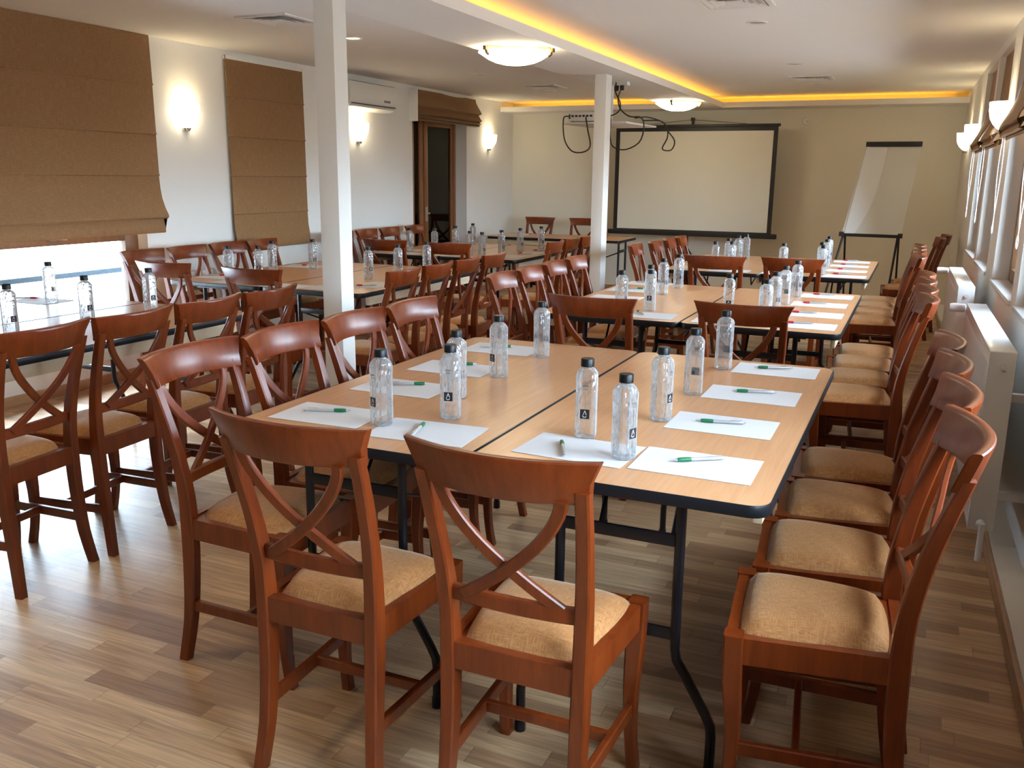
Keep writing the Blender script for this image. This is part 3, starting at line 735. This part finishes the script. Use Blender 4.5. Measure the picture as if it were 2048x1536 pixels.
def vent(x, y, label):
    t = thing('ceiling_vent', label, 'vent', (x, y, ZC), 0, 'square ceiling vents')
    w = .19
    mb = MB()
    def sq(a, b, z0, z1):
        mb.loft([[(-a, -a, z0), (a, -a, z0), (a, a, z0), (-a, a, z0)], [(-b, -b, z1), (b, -b, z1), (b, b, z1), (-b, b, z1)], [(-b+.006, -b+.006, z1), (b-.006, -b+.006, z1), (b-.006, b-.006, z1), (-b+.006, b-.006, z1)], [(-a+.006, -a+.006, z0+.001), (a-.006, -a+.006, z0+.001), (a-.006, a-.006, z0+.001), (-a+.006, a-.006, z0+.001)]], cap=False, close=True)
    mb.ring([(w, w), (-w, w), (-w, -w), (w, -w)], [(w-.03, w-.03), (-w+.03, w-.03), (-w+.03, -w+.03), (w-.03, -w+.03)], -.010, 0)
    obj('vent_frame', mb, M_acw, t, 0)
    mb = MB()
    for a in (.155, .118, .081): sq(a, a - .024, -.012, -.001)
    mb.box(-.045, .045, -.045, .045, -.010, -.006)
    obj('louver', mb, M_acw, t, 0)
    mb = MB(); mb.box(-w + .03, w - .03, -w + .03, w - .03, -.001, 0); obj('backing', mb, plain('vent_dark', (.48, .48, .47), .8) if 'vent_dark' not in bpy.data.materials else bpy.data.materials['vent_dark'], t, 0)
vent(-3.74, 4.83, 'square white ceiling vent beside the first column')
vent(-1.02, 5.20, 'square white ceiling vent cut off by the top of the picture')
vent(-1.05, 9.22, 'square white ceiling vent above the projection screen side')
vent(-3.76, 9.25, 'square white ceiling vent before the glass door')

# ------------------------------------------------------------------ roman blinds on the outer wall
def blind_profile(prof, y0, y1, name, label, wav=.0, ny=24):
    """prof: (out from wall, z) polyline"""
    t = thing(name, label, 'blind', (XL, (y0 + y1) / 2, prof[0][1]), 0, 'brown roman blinds')
    mb = MB(); P = []
    back = [(max(.006, d - .006), z) for d, z in prof]
    hl = (y1 - y0) / 2; secs = []
    for k in range(ny + 1):
        y = -hl + 2 * hl * k / ny
        def f(d, z): return (d + wav * math.sin(y * 5 + z * 7) * (d - .02), y, z - prof[0][1])
        secs.append([f(d, z) for d, z in prof] + [f(d, z) for d, z in reversed(back)])
    mb.loft(secs); obj('blind_fabric', mb, M_shade, t, 50)
    mb = MB(); mb.box(.002, .03, -hl + .005, hl - .005, -.028, .0, .002); obj('headrail', mb, M_acw, t)
    return t
def pleats(ztop, zs, d0):
    p = [(d0, ztop)]
    for z in zs: p += [(d0 + .004, z + .012), (d0 + .010, z + .003), (d0 + .010, z - .002), (d0 + .001, z - .006)]
    return p
b1 = pleats(2.368, [2.04, 1.705, 1.42], .034) + [(.040, 1.33), (.050, 1.26), (.074, 1.19), (.098, 1.145), (.100, 1.128), (.088, 1.117), (.056, 1.122), (.050, 1.105), (.060, 1.06), (.062, 1.022), (.055, 1.015), (.040, 1.02)]
blind_profile(b1, 2.36, 5.03, 'roman_blind', 'wide brown roman blind half lowered over the bright low window', .04)
b2 = pleats(2.332, [2.03, 1.725, 1.42, 1.12], .028) + [(.034, 1.0), (.046, .93), (.050, .86), (.046, .83), (.036, .83)]
blind_profile(b2, 5.80, 6.77, 'roman_blind', 'narrow brown roman blind let down almost to the chair backs', .05)
b3 = [(.03, 2.335), (.034, 2.30), (.06, 2.25), (.10, 2.19), (.115, 2.165), (.10, 2.155), (.075, 2.16), (.07, 2.15), (.10, 2.11), (.125, 2.085), (.11, 2.075), (.07, 2.085), (.09, 2.06), (.118, 2.05), (.10, 2.04), (.06, 2.05), (.085, 2.025), (.10, 2.018), (.05, 2.015)]
blind_profile(b3, 8.66, 10.17, 'roman_blind', 'brown roman blind gathered in folds above the glass door', .12)
mb = MB(); mb.box(XL, XL + .10, 8.640, 8.655, 2.0, 2.33); struct('trim_3', mb, M_acw)

# blinds bunched at the windows of the radiator wall
def rblind(a, b, lab):
    t = thing('window_blind', lab, 'blind', RW((a + b) / 2, 0, HEAD), TH, 'bunched blinds of the radiator wall')
    hl = (b - a) / 2 - .012
    prof = [(-.040, -.002), (-.035, -.15), (-.030, -.30), (-.010, -.40), (.030, -.48), (.066, -.545), (.072, -.570), (.052, -.575), (.03, -.55), (.058, -.592), (.062, -.612), (.045, -.617), (.02, -.59), (.035, -.62), (.025, -.63), (-.02, -.60)]
    dz = random.uniform(-.02, .03); prof = [(d, z * (1 + dz)) for d, z in prof]
    back = [(d - .008, z + .003) for d, z in prof]
    mb = MB(); secs = []
    for k in range(17):
        y = -hl + 2 * hl * k / 16
        f = lambda d, z: (-d * (1 + .07 * math.sin(y * 9)), y, z)
        secs.append([f(*q) for q in prof] + [f(*q) for q in reversed(back)])
    mb.loft(secs); obj('blind_fabric', mb, M_shade, t, 50)
    mb = MB(); yy = hl - .16; pts = []
    for k in range(40):
        u = k / 39
        if u < .45: pts.append((-.05 - .006 * math.sin(u * 9), yy + .008 * math.sin(u * 8), -.58 - (u / .45) * .52))
        elif u < .6: a_ = (u - .45) / .15 * PI; pts.append((-.05, yy - .035 * (1 - math.cos(a_)), -1.10 - .05 * math.sin(a_)))
        else: pts.append((-.05 + .006 * math.sin(u * 9), yy - .07 + .010 * math.sin(u * 8), -1.10 + (u - .6) / .4 * .52))
    mb.tube(pts, .0024, 6); obj('pull_cord', mb, M_cord, t)
    return t
for k, (a, b) in enumerate(R_OPS):
    lab = ['brown blind bunched at the window nearest behind the camera', 'brown blind bunched at the window beside the camera', 'brown blind bunched over the window above the front radiator, cut off by the picture edge',
           'brown blind bunched over the window just before the pier lamp', 'brown blind bunched over the window just past the pier lamp', 'brown blind bunched over the last window before the back wall'][k].replace('nearest ', '')
    rblind(a, b, lab)

# ------------------------------------------------------------------ radiators
def radiator(s0, s1, ztop, label, thick=.085, off=.105):
    t = thing('radiator', label, 'radiator', RW((s0 + s1) / 2, off, 0), TH, 'white panel radiators')
    hl = (s1 - s0) / 2; z0 = .17
    mb = MB(); mb.box(-thick, -thick + .012, -hl + .004, hl - .004, z0, ztop - .004, .004)
    n = int(2 * hl / .035)
    for k in range(n):
        y = -hl + .03 + (2 * hl - .06) * (k + .5) / n
        mb.box(-thick - .0035, -thick + .001, y - .010, y + .010, z0 + .035, ztop - .05, .0015)
    obj('front_panel', mb, M_rad, t)
    mb = MB(); mb.box(-thick + .012, 0, -hl + .006, hl - .006, z0 + .02, ztop - .02); obj('core', mb, M_rad, t)
    mb = MB(); mb.box(-thick - .001, .002, -hl, hl, ztop - .012, ztop, .003); obj('top_grille', mb, M_rad, t)
    for s in (-1, 1):
        mb = MB(); mb.box(-thick - .001, .002, s * hl - .004, s * hl + .004, z0, ztop - .002, .003)
        X = Matrix.Rotation(PI / 2, 4, 'X')
        mb.lathe([(.0, -.012), (.010, -.010), (.012, 0), (.012, .012)], 12, (-thick * .45, s * hl, ztop - .055), X); obj('side_panel', mb, M_rad, t)
    Y = Matrix.Rotation(-PI / 2, 4, 'Y')
    mb = MB(); mb.lathe([(.012, -.01), (.014, .0), (.021, .004), (.023, .06), (.019, .075), (.0, .076)], 16, (-thick, hl + .035, ztop - .03), Y)
    mb.tube([(-thick * .5, hl, ztop - .03), (-thick * .5, hl + .035, ztop - .03), (-thick, hl + .035, ztop - .03)], .011, 10); obj('thermostat_valve', mb, M_rad, t)
    mb = MB(); mb.tube([(-thick * .5, -hl, z0 + .03), (-thick * .5, -hl - .05, z0 + .03)], .012, 10); mb.tube([(-thick * .5, -hl - .05, z0 + .045), (-thick * .5, -hl - .05, .07)], .011, 10)
    mb.lathe([(.018, -.02), (.018, .02)], 12, (-thick * .5, -hl - .03, z0 + .03), Matrix.Rotation(PI / 2, 4, 'X')); obj('supply_pipe', mb, M_rad, t)
    mb = MB(); mb.box(.006, .012, -hl + .08, -hl + .12, z0 + .06, ztop - .12); mb.box(.0, off - .003, -hl + .085, -hl + .115, z0 + .1, z0 + .13); mb.box(.0, off - .003, -hl + .085, -hl + .115, ztop - .2, ztop - .17); obj('wall_bracket', mb, M_chrome, t)
    return t
radiator(3.60, 5.00, .85, 'white panel radiator beside the front table chairs')
radiator(5.80, 7.10, .85, 'white panel radiator farther along the windows beside the second table'.replace('farther ', ''))
# radiator on the outer wall
t = thing('radiator', 'white ribbed radiator behind chairs between the bright window and long blind', 'radiator', (XL + .04, 5.42, 0), 0, 'white panel radiators')
mb = MB()
for k in range(11): mb.box(.0, .07, -.36 + .066 * k, -.31 + .066 * k, .12, .72, .012)
mb.box(.02, .05, -.37, .37, .14, .70); obj('ribbed_panel', mb, M_rad, t)
mb = MB(); mb.tube([(.03, -.40, .16), (.03, .40, .16)], .014, 10); mb.tube([(.03, -.40, .68), (.03, .40, .68)], .014, 10)
for y in (-.40, .40): mb.tube([(.03, y, .16), (.03, y, 0)], .010, 8)
obj('manifold_pipe', mb, M_rad, t)

# ------------------------------------------------------------------ air conditioner
t = thing('air_conditioner', 'white split air conditioner high on the wall between long blind and glass door', 'air conditioner', (XL, 7.66, 2.04), 0)
mb = MB(); hl = .42
prof = [(0, 0), (.10, -.002), (.165, .02), (.195, .06), (.205, .12), (.20, .20), (.185, .24), (0, .25)]
mb.loft([[(x, -hl, z) for x, z in prof], [(x, -hl + .01, z) for x, z in prof], [(x, hl - .01, z) for x, z in prof], [(x, hl, z) for x, z in prof]]); obj('casing', mb, M_acw, t, 50)
mb = MB(); mb.box(.166, .2, -hl + .04, hl - .04, .041, .048); obj('outlet_slot', mb, M_blk2, t, 0)
mb = MB(); mb.box(.13, .185, -hl + .04, hl - .04, .018, .024); obj('flap', mb, M_acw, t, 0)
mb = MB(); mb.box(.2045, .2065, .16, .27, .082, .102); obj('badge', mb, plain('grey_badge', (.18, .17, .16), .4), t, 0)
mb = MB(); mb.box(.05, .187, -hl + .03, hl - .03, .242, .2435); obj('seam', mb, M_grey, t, 0)

# ------------------------------------------------------------------ projection screen
t = thing('projection_screen', 'cream projection screen with black border on a tripod before the back wall', 'projection screen', (-2.53, 10.99, 0), 0)
mb = MB(); mb.box(-.935, .935, -.006, -.004, .815, 2.03); 
obj('screen_fabric', mb, M_scr, t, 0)
mb = MB(); mb.box(-.965, -.915, -.0075, -.0035, .80, 2.04); mb.box(.915, .965, -.0075, -.0035, .80, 2.04); mb.box(-.915, .915, -.0075, -.0035, 1.985, 2.04); mb.box(-.915, .915, -.0075, -.0035, .80, .825); obj('border', mb, M_blk2, t, 0)
mb = MB(); mb.box(-.985, .985, -.02, .012, 2.03, 2.062, .004); obj('top_bar', mb, M_blk2, t)
mb = MB(); mb.box(-1.03, 1.03, -.032, .03, .755, .812, .012); obj('bottom_case', mb, M_blk2, t)
mb = MB(); mb.tube([(-.03, .04, .12), (-.03, .04, 2.13)], .012, 10); mb.box(-.05, -.01, -.02, .05, 2.10, 2.14, .004)
mb.tube([(-.03, -.015, 2.12), (-.03, -.015, 2.05)], .008, 8); obj('pole', mb, M_blk2, t)
for k in range(3):
    a = math.radians(-90 + 120 * k); e = (-.03 + .42 * math.cos(a), .04 + (.42 if k == 0 else .30) * math.sin(a))
    mb = MB(); mb.tube([(-.03, .04, .62), (e[0], e[1], .012)], .010, 8); obj('leg', mb, M_blk2, t)
for s in (-1, 1):
    mb = MB(); mb.tube([(-.03, -.015, 2.115), (s * .60, -.005, 2.063)], .003, 6); obj('stay_wire', mb, M_cable, t)

# ------------------------------------------------------------------ flip chart
t = thing('flip_chart', 'white flip chart pad on a dark easel before the back wall', 'flip chart', (-.36, 9.9, 0), 0)
def FC(u, v, o=0):   # u across -1..1, v 0 bottom .. 1 top
    b = Vector((-.42, 9.72, .92)); tp = Vector((-.30, 10.13, 1.81)); c = b.lerp(tp, v); hw = .275 + (.262 - .275) * v
    return c + Vector((u * hw, -u * .02, 0)) + Vector((0, -o, .0)) - Vector((-.36, 9.9, 0))
mb = MB(); P = []
for i in range(21):
    v = i / 20
    P.append([FC(-1 + 2 * j / 20, v * 1.0, .010 + .010 * (v ** 2) * math.sin(j * .75) * math.sin(PI * j / 20) ** 2 + .02 * (1 - v) ** 2) + Vector((0, 0, -.03 * (1 - v))) for j in range(21)])
mb.grid(P)
Q = [[p + Vector((0, .004, 0)) for p in r] for r in P]; mb.grid(Q); obj('paper_pad', mb, M_pad, t, 80)
mb = MB(); mb.loft([csec(FC(-1.0, .985, .02), (0, 1, 0), (0, 0, 1), .03, .05, .003), csec(FC(1.0, .985, .02), (0, 1, 0), (0, 0, 1), .03, .05, .003)]); obj('clamp_bar', mb, M_blk2, t)
mb = MB(); mb.loft([csec(FC(-1.02, -.015, .03), (0, 1, 0), (0, 0, 1), .05, .03, .003), csec(FC(1.02, -.015, .03), (0, 1, 0), (0, 0, 1), .05, .03, .003)])
for s in (-1, 1):
    c = FC(s * .99, -.01, .035); mb.box(c.x - .022, c.x + .022, c.y - .03, c.y + .03, c.z - .02, c.z + .025, .004)
obj('pen_tray', mb, M_blk2, t)
mb = MB(); mb.loft([csec(FC(0, 0, 0), (1, 0, 0), (0, 1, 0), .5, .008, .002), csec(FC(0, .98, 0), (1, 0, 0), (0, 1, 0), .5, .008, .002)]); obj('backboard', mb, M_rad, t)
for s in (-1, 1):
    mb = MB(); a, b = FC(s * .92, -.02, 0), FC(s * 1.0, -1.005, .0); b = Vector((b.x + s * .02, b.y + .22, .012)); mb.tube([a, b], .011, 8); obj('leg', mb, M_blk2, t)
    mb = MB(); a = FC(s * .92, .05, -.015); b = Vector((a.x + .02, a.y + .52, .012)); mb.tube([a, b], .010, 8); obj('leg', mb, M_blk2, t)

# ------------------------------------------------------------------ projector on its hanging shelf
t = thing('projector_shelf', 'white shelf hung from the beam behind the second column', 'shelf', (-2.60, 8.0, 1.885), -.08)
mb = MB(); mb.box(-.30, .30, -.40, .36, .002, .018, .004); obj('shelf_board', mb, M_acw, t)
mb = MB(); mb.box(-.05, .05, -.05, .05, .018, .030); mb.tube([(0, 0, .02), (0, 0, ZB - 1.885)], .016, 10); mb.box(-.06, .06, -.06, .06, ZB - 1.885 - .012, ZB - 1.885, .002); obj('hanging_pole', mb, M_acw, t)
t = thing('projector', 'small white projector with cables on the hanging shelf', 'projector', (-2.72, 7.78, 1.904), -.08)
mb = MB(); mb.box(-.16, .12, -.11, .11, .008, .085, .012); obj('casing', mb, M_acw, t)
mb = MB()
for k in range(6): mb.box(-.13 + .035 * k, -.108 + .035 * k, -.1115, -.109, .045, .062)
mb.box(-.155, -.14, -.112, -.108, .03, .07); obj('rear_socket', mb, M_blk2, t, 0)
mb = MB(); mb.lathe([(.028, 0), (.030, .02), (.024, .022)], 16, (.06, .11, .05), Matrix.Rotation(-PI/2, 4, 'X')); obj('lens', mb, M_blk2, t)
mb = MB()
for x, y in ((-.13, -.08), (.09, -.08), (-.02, .08)):
    mb = MB(); mb.lathe([(.01, 0), (.012, .009)], 8, (x, y, 0)); obj('foot', mb, M_blk2, t)
def cable(pts, lab):
    mb = MB(); mb.tube(catmull(pts, 40), .006, 6); tag(obj('hanging_cable', mb, M_cable), lab, 'cable', 'projector cables')
cable([(-2.88, 7.66, 1.955), (-2.89, 7.57, 1.93), (-2.87, 7.55, 1.76), (-2.80, 7.55, 1.66), (-2.70, 7.56, 1.65), (-2.64, 7.57, 1.70), (-2.66, 7.555, 1.83), (-2.68, 7.56, 1.92), (-2.70, 7.62, 1.95)], 'dark cable drooping below the shelf behind the column')
cable([(-2.50, 7.80, 2.235), (-2.47, 7.70, 2.15), (-2.42, 7.68, 2.06), (-2.43, 7.68, 1.99), (-2.50, 7.68, 1.955), (-2.56, 7.70, 1.955)], 'dark cable bowing from the ceiling socket down to the projector')
cable([(-2.45, 7.86, 2.235), (-2.42, 7.62, 2.10), (-2.38, 7.57, 2.0), (-2.30, 7.575, 1.94), (-2.20, 7.57, 1.93), (-2.17, 7.565, 1.85), (-2.21, 7.58, 1.73), (-2.33, 7.57, 1.67), (-2.44, 7.57, 1.70), (-2.46, 7.56, 1.80), (-2.46, 7.56, 1.91), (-2.48, 7.60, 1.945)], 'dark cable looping below the shelf edge beside the column')
cable([(-2.30, 7.72, 1.935), (-2.20, 7.8, 1.945), (-2.11, 8.02, 1.90), (-2.13, 8.2, 1.80), (-2.20, 8.3, 1.70), (-2.13, 8.35, 1.69), (-2.09, 8.3, 1.77), (-2.14, 8.2, 1.86), (-2.17, 8.12, 1.93), (-2.32, 8.05, 1.935)], 'dark cable looping off the far corner of the shelf')
t = thing('ceiling_socket', 'small ceiling power socket with dark plugs beside the second column', 'socket', (-2.47, 7.84, ZB), 0)
mb = MB(); mb.box(-.07, .07, -.04, .04, -.03, 0, .004); obj('socket_plate', mb, M_acw, t)
mb = MB(); mb.box(-.05, -.015, -.03, .0, -.075, -.03, .006); obj('plug', mb, M_blk2, t)
mb = MB(); mb.box(.0, .03, -.03, .01, -.07, -.03, .006); obj('plug', mb, M_blk2, t)

# round sensor on the back wall
t = thing('wall_thermostat', 'small round white fitting high on the back wall near the screen', 'thermostat', (-1.31, YB, 2.10), 0)
mb = MB(); mb.lathe([(.045, 0), (.045, .012), (.036, .02)], 20, (0, 0, 0), Matrix.Rotation(PI/2, 4, 'X')); obj('cover', mb, M_acw, t)
mb = MB(); mb.lathe([(.018, .02), (.016, .026)], 12, (.01, 0, 0), Matrix.Rotation(PI/2, 4, 'X')); obj('dial', mb, M_chrome, t)

# ------------------------------------------------------------------ light and view
w = bpy.data.worlds.new('sky'); SC.world = w; w.use_nodes = True
bg = w.node_tree.nodes['Background']; bg.inputs['Strength'].default_value = 32.0
WN, WL = w.node_tree.nodes, w.node_tree.links
tc = WN.new('ShaderNodeTexCoord'); sx = WN.new('ShaderNodeSeparateXYZ'); WL.new(tc.outputs['Generated'], sx.inputs[0])
mr = WN.new('ShaderNodeMapRange'); mr.inputs['From Min'].default_value = -.06; mr.inputs['From Max'].default_value = .06; WL.new(sx.outputs['Z'], mr.inputs['Value'])
mx = WN.new('ShaderNodeMixRGB'); mx.inputs[1].default_value = (.20, .21, .21, 1); mx.inputs[2].default_value = (.68, .85, 1.0, 1)
WL.new(mr.outputs['Result'], mx.inputs[0]); WL.new(mx.outputs[0], bg.inputs['Color'])
SC.view_settings.view_transform = 'Standard'; SC.view_settings.look = 'None'; SC.view_settings.exposure = 0.12; SC.view_settings.gamma = 1.0
SC.view_settings.use_curve_mapping = False
SC.cycles.use_denoising = True
SC.cycles.max_bounces = 10; SC.cycles.diffuse_bounces = 5; SC.cycles.glossy_bounces = 4; SC.cycles.transmission_bounces = 8; SC.cycles.transparent_max_bounces = 24
SC.cycles.caustics_reflective = False; SC.cycles.caustics_refractive = False
SC.cycles.sample_clamp_indirect = 6.0
